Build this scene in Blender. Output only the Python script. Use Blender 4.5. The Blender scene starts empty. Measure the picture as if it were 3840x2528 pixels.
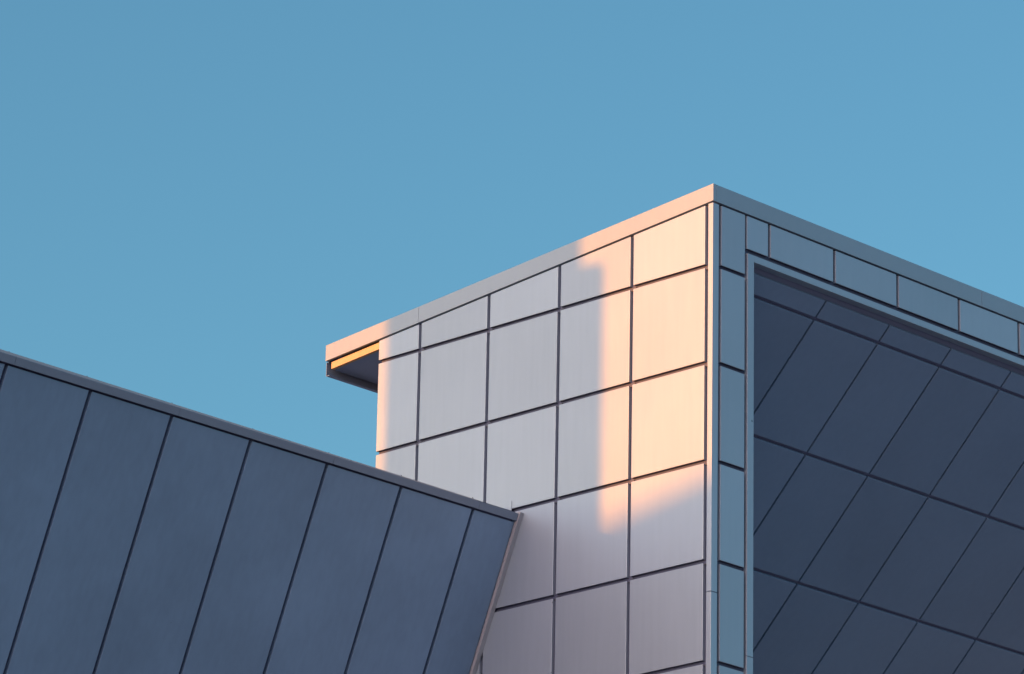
import bpy, bmesh, math, random
from mathutils import Vector, Matrix
random.seed(7)
R = math.radians
S = bpy.context.scene
COL = S.collection

# ------------------------------------------------------------------ camera
H0 = 20.8                      # height of the tower's roof corner above the ground
cam_d = bpy.data.cameras.new('camera')
cam = bpy.data.objects.new('camera', cam_d)
COL.objects.link(cam)
CAMP = Vector((-37.9597, -33.9136, H0 - 19.1188))
yaw, pitch, roll = 0.7751, 0.3255, 0.0202
f = Vector((math.cos(yaw)*math.cos(pitch), math.sin(yaw)*math.cos(pitch), math.sin(pitch)))
r = Vector((math.sin(yaw), -math.cos(yaw), 0))
u = r.cross(f)
r2 = r*math.cos(roll) + u*math.sin(roll)
u2 = -r*math.sin(roll) + u*math.cos(roll)
m = Matrix((r2, u2, -f)).transposed().to_4x4()
m.translation = CAMP
cam.matrix_world = m
cam_d.sensor_width = 36.0
cam_d.lens = 161.72
cam_d.clip_start = 0.5
cam_d.clip_end = 6000
S.camera = cam

# ------------------------------------------------------------------ light
SUN_EL = R(6.0)
SY = 0.30                      # sun direction: (-1, SY, tan el * |.|)
hor = math.hypot(1, SY)
sdir = Vector((-1, SY, math.tan(SUN_EL)*hor)).normalized()
TZ = math.tan(SUN_EL)*hor      # rise per metre of -X
w = bpy.data.worlds.new('World'); S.world = w; w.use_nodes = True
nt = w.node_tree; nt.nodes.clear()
out = nt.nodes.new('ShaderNodeOutputWorld'); bg = nt.nodes.new('ShaderNodeBackground')
sky = nt.nodes.new('ShaderNodeTexSky'); sky.sky_type = 'NISHITA'; sky.sun_disc = False
sky.sun_elevation = SUN_EL
sky.sun_rotation = math.atan2(sdir.x, sdir.y)
sky.altitude = 0; sky.air_density = 1.0; sky.dust_density = 1.0; sky.ozone_density = 3.8
GLOW = 1.0; GLOWC = (14.0, 7.7, 6.7, 1)
tint = nt.nodes.new('ShaderNodeMix'); tint.data_type = 'RGBA'; tint.blend_type = 'MULTIPLY'
tint.inputs[0].default_value = 1.0
tint.inputs[7].default_value = (1.02, 1.055, 0.82, 1)
nt.links.new(sky.outputs[0], tint.inputs[6])
# wide warm lobe added to the sky, off the sun's bearing, to brighten the shaded wall
tc = nt.nodes.new('ShaderNodeTexCoord')
dt = nt.nodes.new('ShaderNodeVectorMath'); dt.operation = 'DOT_PRODUCT'
dt.inputs[1].default_value = Vector((-1, -0.08, 0.16)).normalized()
nt.links.new(tc.outputs['Generated'], dt.inputs[0])
def wm(op, a, b):
    q = nt.nodes.new('ShaderNodeMath'); q.operation = op
    for i, v in enumerate((a, b)):
        if isinstance(v, (int, float)): q.inputs[i].default_value = v
        else: nt.links.new(v, q.inputs[i])
    return q.outputs[0]
lobe = wm('MULTIPLY', wm('POWER', wm('MAXIMUM', dt.outputs['Value'], 0.0), 5.5), GLOW)
gl = nt.nodes.new('ShaderNodeMix'); gl.data_type = 'RGBA'; gl.blend_type = 'ADD'; gl.inputs[7].default_value = GLOWC
nt.links.new(lobe, gl.inputs[0]); gl.clamp_factor = False
nt.links.new(tint.outputs[2], gl.inputs[6]); nt.links.new(gl.outputs[2], bg.inputs[0])
bg.inputs[1].default_value = 0.12
nt.links.new(bg.outputs[0], out.inputs[0])

ld = bpy.data.lights.new('sun', 'SUN'); ld.energy = 2.2; ld.angle = R(0.55); ld.color = (1.0, 0.26, 0.0)
lo = bpy.data.objects.new('sun', ld); COL.objects.link(lo)
lo.rotation_euler = sdir.to_track_quat('Z', 'Y').to_euler()
lo.location = (0, 0, 60)

S.view_settings.view_transform = 'Standard'; S.view_settings.look = 'None'
S.view_settings.exposure = 1.55; S.view_settings.gamma = 1.0
S.view_settings.use_curve_mapping = False

# ------------------------------------------------------------------ materials
def principled(name, col, rough=0.4, metal=0.0, var=0.04, grain=0.03, bump=0.0, rnd=0.03, spec=0.5, scale=1.0, specks=False):
    """painted sheet: broad cloudy tone, fine vertical streaks, small tone change per sheet"""
    mt = bpy.data.materials.new(name); mt.use_nodes = True
    t = mt.node_tree; b = t.nodes['Principled BSDF']
    N = lambda k: t.nodes.new(k)
    geo = N('ShaderNodeNewGeometry')
    n1 = N('ShaderNodeTexNoise'); n1.inputs['Scale'].default_value = 0.7*scale; n1.inputs['Detail'].default_value = 4
    mp = N('ShaderNodeMapping'); mp.inputs['Scale'].default_value = (9, 9, 0.7)
    n2 = N('ShaderNodeTexNoise'); n2.inputs['Scale'].default_value = 1.5*scale; n2.inputs['Detail'].default_value = 6
    n3 = N('ShaderNodeTexNoise'); n3.inputs['Scale'].default_value = 90*scale; n3.inputs['Detail'].default_value = 3
    t.links.new(geo.outputs['Position'], n1.inputs['Vector'])
    t.links.new(geo.outputs['Position'], mp.inputs['Vector']); t.links.new(mp.outputs[0], n2.inputs['Vector'])
    t.links.new(geo.outputs['Position'], n3.inputs['Vector'])
    def ma(op, a, bb):
        q = N('ShaderNodeMath'); q.operation = op
        for i, v in enumerate((a, bb)):
            if isinstance(v, (int, float)): q.inputs[i].default_value = v
            else: t.links.new(v, q.inputs[i])
        return q.outputs[0]
    oi = N('ShaderNodeObjectInfo')
    a = ma('MULTIPLY', ma('SUBTRACT', n1.outputs['Fac'], 0.5), var*2)
    c = ma('MULTIPLY', ma('SUBTRACT', n2.outputs['Fac'], 0.5), grain*2)
    d = ma('MULTIPLY', ma('SUBTRACT', oi.outputs['Random'], 0.5), rnd*2)
    s = ma('ADD', ma('ADD', ma('ADD', a, c), d), 1.0)
    if specks:
        vo = N('ShaderNodeTexVoronoi'); vo.inputs['Scale'].default_value = 1.6
        t.links.new(geo.outputs['Position'], vo.inputs['Vector'])
        lt = ma('LESS_THAN', vo.outputs['Distance'], 0.022)
        s = ma('MULTIPLY', s, ma('SUBTRACT', 1.0, ma('MULTIPLY', lt, 0.55)))
    mx = N('ShaderNodeMix'); mx.data_type = 'RGBA'; mx.blend_type = 'MULTIPLY'; mx.inputs[0].default_value = 1
    mx.inputs[6].default_value = (*col, 1)
    cc = N('ShaderNodeCombineColor')
    for i in range(3): t.links.new(s, cc.inputs[i])
    t.links.new(cc.outputs[0], mx.inputs[7])
    t.links.new(mx.outputs[2], b.inputs['Base Color'])
    rr = ma('ADD', ma('MULTIPLY', ma('SUBTRACT', n2.outputs['Fac'], 0.5), 0.10), rough)
    t.links.new(rr, b.inputs['Roughness'])
    b.inputs['Metallic'].default_value = metal
    b.inputs['Specular IOR Level'].default_value = spec
    if bump:
        bp = N('ShaderNodeBump'); bp.inputs['Strength'].default_value = bump; bp.inputs['Distance'].default_value = 0.02
        h = ma('ADD', n1.outputs['Fac'], ma('MULTIPLY', n3.outputs['Fac'], 0.04))
        t.links.new(h, bp.inputs['Height']); t.links.new(bp.outputs[0], b.inputs['Normal'])
    return mt

M = {}
M['panel'] = principled('silver_panel', (0.32, 0.41, 0.50), 0.42, 0.32, var=0.08, grain=0.06, rnd=0.06, bump=0.4, specks=True)
M['coping'] = principled('coping_metal', (0.275, 0.35, 0.42), 0.42, 0.3, bump=0.1, rnd=0.02)
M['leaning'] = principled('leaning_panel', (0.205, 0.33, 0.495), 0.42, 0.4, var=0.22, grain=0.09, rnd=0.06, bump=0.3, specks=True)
M['dark_coping'] = principled('dark_coping', (0.20, 0.27, 0.37), 0.45, 0.3)
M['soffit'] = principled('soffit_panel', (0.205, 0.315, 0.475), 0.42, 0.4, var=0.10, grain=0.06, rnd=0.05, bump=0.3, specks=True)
M['beam_tone'] = principled('yellow_beam', (0.50, 0.38, 0.20), 0.6, 0.0, var=0.12, grain=0.12)  # yellowish tone of the eave beam
M['backing'] = principled('joint_backing', (0.075, 0.095, 0.17), 0.7, 0.0)
M['recess'] = principled('soffit_backing', (0.17, 0.21, 0.33), 0.7)
M['shade_under'] = principled('joint_shade', (0.06, 0.06, 0.10), 0.8)  # near-black tone standing in for shade on panel undersides
M['flash'] = principled('flashing_metal', (0.36, 0.39, 0.44), 0.5, 0.2)
M['bolt'] = principled('bolt_steel', (0.08, 0.09, 0.12), 0.5, 0.3)
M['roofing'] = principled('roof_membrane', (0.22, 0.22, 0.23), 0.9)
M['render'] = principled('wall_render', (0.34, 0.33, 0.32), 0.85, var=0.1)
M['paving'] = principled('paving', (0.20, 0.23, 0.26), 0.85, var=0.25, grain=0.1, scale=0.4)

# ------------------------------------------------------------------ helpers (all z are measured from the roof corner)
def link(name, bm, mat, parent=None, bevel=0.0, shade_under=False):
    bmesh.ops.recalc_face_normals(bm, faces=bm.faces)
    if shade_under:                  # joint shade is painted on: downward faces of a panel get a dark colour
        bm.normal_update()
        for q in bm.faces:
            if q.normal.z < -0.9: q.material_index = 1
    if bevel:
        bmesh.ops.bevel(bm, geom=[e for e in bm.edges], offset=bevel, segments=2, profile=0.6, affect='EDGES', clamp_overlap=True)
    me = bpy.data.meshes.new(name); bm.to_mesh(me); bm.free()
    me.materials.append(mat)
    if shade_under: me.materials.append(M['shade_under'])
    o = bpy.data.objects.new(name, me); COL.objects.link(o)
    if parent is not None: o.parent = parent
    return o
def prism(bm, pts, ext):
    """solid from a planar polygon pts swept by the vector ext"""
    ext = Vector(ext)
    a = [bm.verts.new((q[0], q[1], q[2]+H0)) for q in pts]
    b = [bm.verts.new((q[0]+ext.x, q[1]+ext.y, q[2]+H0+ext.z)) for q in pts]
    n = len(pts)
    bm.faces.new(a); bm.faces.new(list(reversed(b)))
    for i in range(n): bm.faces.new((a[i], b[i], b[(i+1) % n], a[(i+1) % n]))
def box(bm, x0, x1, y0, y1, z0, z1):
    prism(bm, [(x0, y0, z0), (x1, y0, z0), (x1, y0, z1), (x0, y0, z1)], (0, y1-y0, 0))
def one(name, mat, parent, *boxes, bevel=0.0):
    bm = bmesh.new()
    for b in boxes: box(bm, *b)
    return link(name, bm, mat, parent, bevel)
def thing(name, label, cat, loc, group=None):
    o = bpy.data.objects.new(name, None); COL.objects.link(o)
    o.empty_display_size = 0.5
    o['label'] = label; o['category'] = cat
    if group: o['group'] = group
    return o
GZ = -H0                        # ground level

# ------------------------------------------------------------------ ground
bm = bmesh.new()
g = 3000
vs = [bm.verts.new(q) for q in ((-g, -g, 0), (g, -g, 0), (g, g, 0), (-g, g, 0))]
bm.faces.new(vs)
ground = link('ground', bm, M['paving']); ground['kind'] = 'structure'

# ------------------------------------------------------------------ tower
SL = 0.0875                     # fall of the roof towards the back
top = lambda y: -SL*y
under = lambda y: -0.2132 - 0.0870*y
CP = 0.014                      # coping stands this much proud
T = 0.045                       # cassette depth
HV, HH = 0.025, 0.023           # half joint widths
XR = 13.2                       # right end of the tower
WE = 5.605                      # far end of the side wall
tower = thing('tower', 'tall silver panelled tower with a sloping roof edge, sunlit in patches at its corner', 'building', None)

# side wall (normal -X)
bm = bmesh.new()
prism(bm, [(T, 0.06, GZ), (T, WE-0.012, GZ), (T, WE-0.012, under(WE)+.02), (T, 0.06, under(0)+.02)], (0.35, 0, 0))
side = link('wall', bm, M['backing'], tower)
rows = [-1.0 - 1.2*j for j in range(0, 6)]
cols = [0.0996 + 1.1941*k for k in range(0, 5)]
edges = [(0.0, cols[0]-HV)] + [(cols[k]+HV, cols[k+1]-HV) for k in range(4)] + [(cols[4]+HV, WE)]
def side_panel(y0, y1, zt0, zt1, zb, dep=T-0.001):
    bm = bmesh.new()
    prism(bm, [(0, y0, zb), (0, y1, zb), (0, y1, zt1), (0, y0, zt0)], (dep, 0, 0))
    return link('cladding_panel', bm, M['panel'], side, bevel=0.006, shade_under=True)
for k, (y0, y1) in enumerate(edges):
    if k == 0: continue
    for j in range(7):
        if j == 0: side_panel(y0, y1, under(y0)-0.018, under(y1)-0.018, rows[0]+HH)
        elif j < 6: side_panel(y0, y1, rows[j-1]-HH, rows[j-1]-HH, rows[j]+HH)
        else:       # everything below the picture: one tall run of cladding per bay
            side_panel(y0, y1, rows[5]-HH, rows[5]-HH, GZ+0.3)
# clips that bridge the joints at the crossings
for k in range(5):
    for j in range(5):
        bm = bmesh.new()
        y = cols[k]; z = rows[j]
        box(bm, 0.012, T-0.002, y-HV-0.040, y-HV-0.006, z-HH*0.95, z-HH*0.1)
        box(bm, 0.016, T-0.002, y-HV*0.7, y+HV*0.7, z-HH-0.018, z-HH-0.004)
        link('joint_clip', bm, M['bolt'], side)

# corner post: one folded sheet showing on both faces
one('corner_post', M['panel'], tower, (0.0, 0.107, 0.0, cols[0]-HV, -4.974, -0.231), (0.0, 0.107, 0.0, cols[0]-HV, GZ+0.3, -4.981), bevel=0.004)

# front wall (normal -Y)
front = one('wall', M['backing'], tower, (0.06, 0.715, T, 0.30, GZ, -0.22), (0.715, XR, T, 0.112, -0.775, -0.22))
xa, xb, xc = 0.1303, 0.5947, 1.0098
HX = 0.023
def front_panel(x0, x1, z0, z1):
    bm = bmesh.new(); box(bm, x0, x1, 0.0, T-0.001, z0, z1)
    return link('cladding_panel', bm, M['panel'], front, bevel=0.006, shade_under=True)
zt = -0.231
for j in range(6):
    front_panel(xa+HX, xb-HX, rows[j]+HH, zt if j == 0 else rows[j-1]-HH)
front_panel(xa+HX, xb-HX, GZ+0.3, rows[5]-HH)
front_panel(xb+HX*0.6, xc-HX, -0.645, zt)
x = xc
while x < XR-1.3:
    front_panel(x+HX, x+1.198-HX, -0.645, zt); x += 1.198
front_panel(x+HX, XR, -0.645, zt)
# proud trim round the opening
bm = bmesh.new()
FY = -0.008
box(bm, 0.613, 0.726, FY, 0.110, -5.620, -0.703)
box(bm, 0.613, 0.726, FY, 0.110, GZ+0.3, -5.625)
box(bm, 0.7265, XR, FY, 0.110, -0.787, -0.703)
frame = link('opening_frame', bm, M['panel'], tower, bevel=0.004)

# sloping soffit inside the opening, 45 degrees down and inwards
sd = Vector((0, 1.165, -1.19)).normalized()
sn = Vector((0, -sd.z, sd.y)) * -1          # outward (down and forward)
if sn.z > 0: sn = -sn
def sp(t, off=0.0):                        # distance t along the slope from joint R1
    q = Vector((0, 0.312, -1.045)) + sd*t + sn*off
    return q
bm = bmesh.new()
a, b = sp(-0.36, -0.045), sp(7.2, -0.045)
prism(bm, [(0.40, a.y, a.z), (0.40, b.y, b.z), (0.40, b.y, b.z+0.3), (0.40, a.y, a.z+0.3)], (XR-0.42, 0, 0))
soff = link('soffit', bm, M['recess'], tower)
SG = 0.021
xs = [0.42] + [xc + 1.198*i for i in range(1, 10)] + [XR-0.03]
ts = [(-0.262, -SG)] + [(1.665*i+SG, 1.665*(i+1)-SG) for i in range(0, 4)]
for i in range(len(xs)-1):
    for (t0, t1) in ts:
        bm = bmesh.new()
        p0, p1 = sp(t0), sp(t1)
        x0 = xs[i]+0.015; x1 = xs[i+1]-0.015
        prism(bm, [(x0, p0.y, p0.z), (x1, p0.y, p0.z), (x1, p1.y, p1.z), (x0, p1.y, p1.z)], -sn*0.044)
        link('soffit_panel', bm, M['soffit'], soff, bevel=0.009)
# cheeks of the opening, rear wall, far side wall
one('cheek_wall', M['render'], tower, (0.397, 0.700, 0.302, 5.5, GZ, -0.5))
one('rear_wall', M['render'], tower, (0.41, XR-0.3, 5.2, WE-0.012, GZ, -0.75))
one('end_wall', M['render'], tower, (XR-0.29, XR+0.01, 0.12, WE-0.013, GZ, -0.7))

# coping of the tower: side run in two lengths, front run in three
def coping_side(bm, y0, y1, x1):
    prism(bm, [(-CP, y0, under(y0)), (-CP, y1, under(y1)), (-CP, y1, top(y1)), (-CP, y0, top(y0))], (x1+CP, 0, 0))
bm = bmesh.new()
coping_side(bm, -CP, 4.898, 0.045)
coping_side(bm, 4.902, 6.565, 0.030)
link('coping', bm, M['coping'], tower, bevel=0.003)
bm = bmesh.new()
for x0, x1 in ((0.046, 5.045), (5.049, 10.0), (10.004, XR+0.02)):
    box(bm, x0, x1, -CP, 0.04, -0.2132, 0.0)
link('coping', bm, M['coping'], tower, bevel=0.003)
# roof deck
bm = bmesh.new()
zz = lambda y: top(y)-0.012
prism(bm, [(0.047, 0.041, zz(0)-0.19), (0.047, 6.50, zz(6.5)-0.10), (0.047, 6.50, zz(6.5)), (0.047, 0.041, zz(0))], (XR-0.05, 0, 0))
link('roof', bm, M['roofing'], tower)
# overhang behind the side wall: eave beam, soffit board, rear gutter edge
bm = bmesh.new()
bz = lambda y: -0.731 - 0.0885*(y-5.62)
prism(bm, [(0.020, WE+0.003, bz(WE)-0.086), (0.020, 6.487, bz(6.487)-0.088), (0.020, 6.487, bz(6.487)), (0.020, WE+0.003, bz(WE))], (0.05, 0, 0))
link('eave_beam', bm, M['beam_tone'], tower, bevel=0.002)
bm = bmesh.new()
sz = lambda y: -0.8175 - 0.0935*(y-5.62)
prism(bm, [(0.071, WE+0.003, sz(WE)), (0.071, 6.487, sz(6.487)), (0.071, 6.487, sz(6.487)+0.05), (0.071, WE+0.003, sz(WE)+0.05)], (XR-0.1, 0, 0))
link('eave_soffit', bm, M['soffit'], tower)
bm = bmesh.new()
box(bm, 0.000, XR, 6.554, 6.560, -0.985, -0.800)
box(bm, 0.000, XR, 6.500, 6.553, -0.987, -0.981)
box(bm, 0.031, XR, 6.554, 6.560, -0.799, -0.585)
link('rear_fascia', bm, M['soffit'], tower)

# ------------------------------------------------------------------ low building with the leaning wall
low = thing('low_building', 'lower grey building with outward leaning wall of long panels, butting against the tower', 'building', None)
LK = 0.402
XL = -13.5
wy = lambda z: 3.094 - LK*(z+3.558)          # face of the leaning wall
wn = Vector((0, -1, -LK)).normalized()       # its outward normal
ZB = -9.6
def lean(name, mat, parent, x0, x1, z0, z1, off0, off1, bevel=0.004):
    """slab parallel to the leaning wall between offsets off0 and off1 along its normal"""
    bm = bmesh.new()
    q = []
    for (x, z) in ((x0, z0), (x1, z0), (x1, z1), (x0, z1)):
        v = Vector((x, wy(z), z)) + wn*off0
        q.append(tuple(v))
    prism(bm, q, wn*(off1-off0))
    return link(name, bm, mat, parent, bevel)
lw = lean('wall', M['backing'], low, XL, -0.068, ZB, -3.47, -0.35, -0.045, 0)
jx = [-0.772 - 1.2015*k for k in range(11)]
xe = -0.070
for q in jx:
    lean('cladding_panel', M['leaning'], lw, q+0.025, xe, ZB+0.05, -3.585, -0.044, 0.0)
    xe = q-0.025
# coping: leaning fascia in lengths, a cap strip on top that rises to the far end
cs = [-0.052, -0.722, -3.115, -5.513, -7.905, -10.3, XL]
bm = bmesh.new()
for a, b in zip(cs[:-1], cs[1:]):
    q = [tuple(Vector((x, wy(z), z)) + wn*0.0) for (x, z) in ((b+0.003, -3.562), (a, -3.562), (a, -3.476), (b+0.003, -3.476))]
    prism(bm, q, wn*0.030)
lcop = link('coping', bm, M['dark_coping'], low, bevel=0.003)
bm = bmesh.new()
def capz(x): return -3.470 - 0.0028*x
prism(bm, [(XL, wy(-3.47)+0.000, -3.52), (-0.75, wy(-3.47)+0.000, -3.52), (-0.75, wy(-3.47)+0.000, capz(-0.75)), (XL, wy(-3.47)+0.000, capz(XL)+0.0)], (0, 0.10, 0))
link('cap_strip', bm, M['flash'], low)
for bx in (-0.80, -1.99, -3.17, -4.365, -5.60, -6.855, -7.97, -9.2, -10.4):
    bm = bmesh.new()
    z = max(capz(bx), -3.462)
    bmesh.ops.create_cone(bm, cap_ends=True, segments=6, radius1=0.011, radius2=0.009, depth=0.014,
                          matrix=Matrix.Translation((bx, wy(-3.47)+0.03, z+H0+0.005)))
    bmesh.ops.create_cone(bm, cap_ends=True, segments=8, radius1=0.005, radius2=0.004, depth=0.010,
                          matrix=Matrix.Translation((bx, wy(-3.47)+0.03, z+H0+0.016)))
    link('bolt', bm, M['bolt'], low)
# edge flashing against the tower
bm = bmesh.new()
zt_, zb_ = -3.462, -9.6
prism(bm, [(-0.066, wy(zt_)-0.048, zt_-0.014), (-0.066, wy(zt_)-0.004, zt_+0.008), (-0.066, wy(zb_)-0.004, zb_), (-0.066, wy(zb_)-0.048, zb_)], (0.020, 0, 0))
prism(bm, [(-0.0455, wy(zt_)-0.048, zt_-0.014), (-0.0455, wy(zt_)-0.044, zt_-0.013), (-0.0455, wy(zb_)-0.044, zb_), (-0.0455, wy(zb_)-0.048, zb_)], (0.044, 0, 0))
link('edge_flashing', bm, M['flash'], low, bevel=0.002)
bm = bmesh.new()
prism(bm, [(-0.009, 3.43, -3.38), (-0.009, 3.215, -3.43), (-0.009, 3.215, -3.285)], (0.007, 0, 0))
link('upstand_flashing', bm, M['panel'], low, bevel=0.001)
# roof and lower storeys
one('roof', M['roofing'], low, (XL, -0.07, wy(-3.47)+0.25, 9.0, -3.9, -3.53))
one('lower_wall', M['render'], low, (XL, -0.07, wy(ZB)+0.15, 9.0, GZ, ZB-0.002))
one('end_wall', M['render'], low, (XL-0.3, XL-0.002, wy(ZB)+0.15, 9.0, GZ, -3.55))

# ------------------------------------------------------------------ neighbours beyond the left of the picture, which stand in the sun's way
def shade_pt(y, z, X):          # the point at depth X whose shadow falls on (0, y, z)
    return (y + SY*abs(X), z + TZ*abs(X))
XA = -22.0
nb = thing('shadow_tower', 'slim rendered shadow-casting tower outside the picture beyond the low building', 'building', None)  # unseen tower, shaped to cast the upright shadow on the side wall
yA0, zA = shade_pt(1.74, -0.60, XA-0.6); yA1, _ = shade_pt(5.47, 0, XA); yA2, zA2 = shade_pt(2.12, 0.9, XA-0.6)
one('wall', M['render'], nb, (XA-0.6, XA, yA0, yA1, GZ, zA), bevel=0.01)
one('upper_shaft', M['render'], nb, (XA-0.6, XA, yA2, yA1, zA+0.002, zA2), bevel=0.01)  # narrower upper shaft, shaped for the notch in that shadow
XB = -50.0
nb2 = thing('shed_roofed_building', 'rendered building with a single pitched roof outside the picture', 'building', None)
(y0, z0), (y1, z1) = shade_pt(-0.9, -3.61+0.17*0.9, XB), shade_pt(2.5, -3.61-0.17*2.5, XB)
bm = bmesh.new()
prism(bm, [(XB, y0, GZ), (XB, y1, GZ), (XB, y1, z1-0.25), (XB, y0, z0-0.25)], (-8, 0, 0))
link('wall', bm, M['render'], nb2)
bm = bmesh.new()
prism(bm, [(XB+0.3, y0-.3, z0-0.248+.05), (XB+0.3, y1+.3, z1-0.248-.05), (XB+0.3, y1+.3, z1-.05), (XB+0.3, y0-.3, z0+.05)], (-8.6, 0, 0))
link('roof', bm, M['roofing'], nb2)
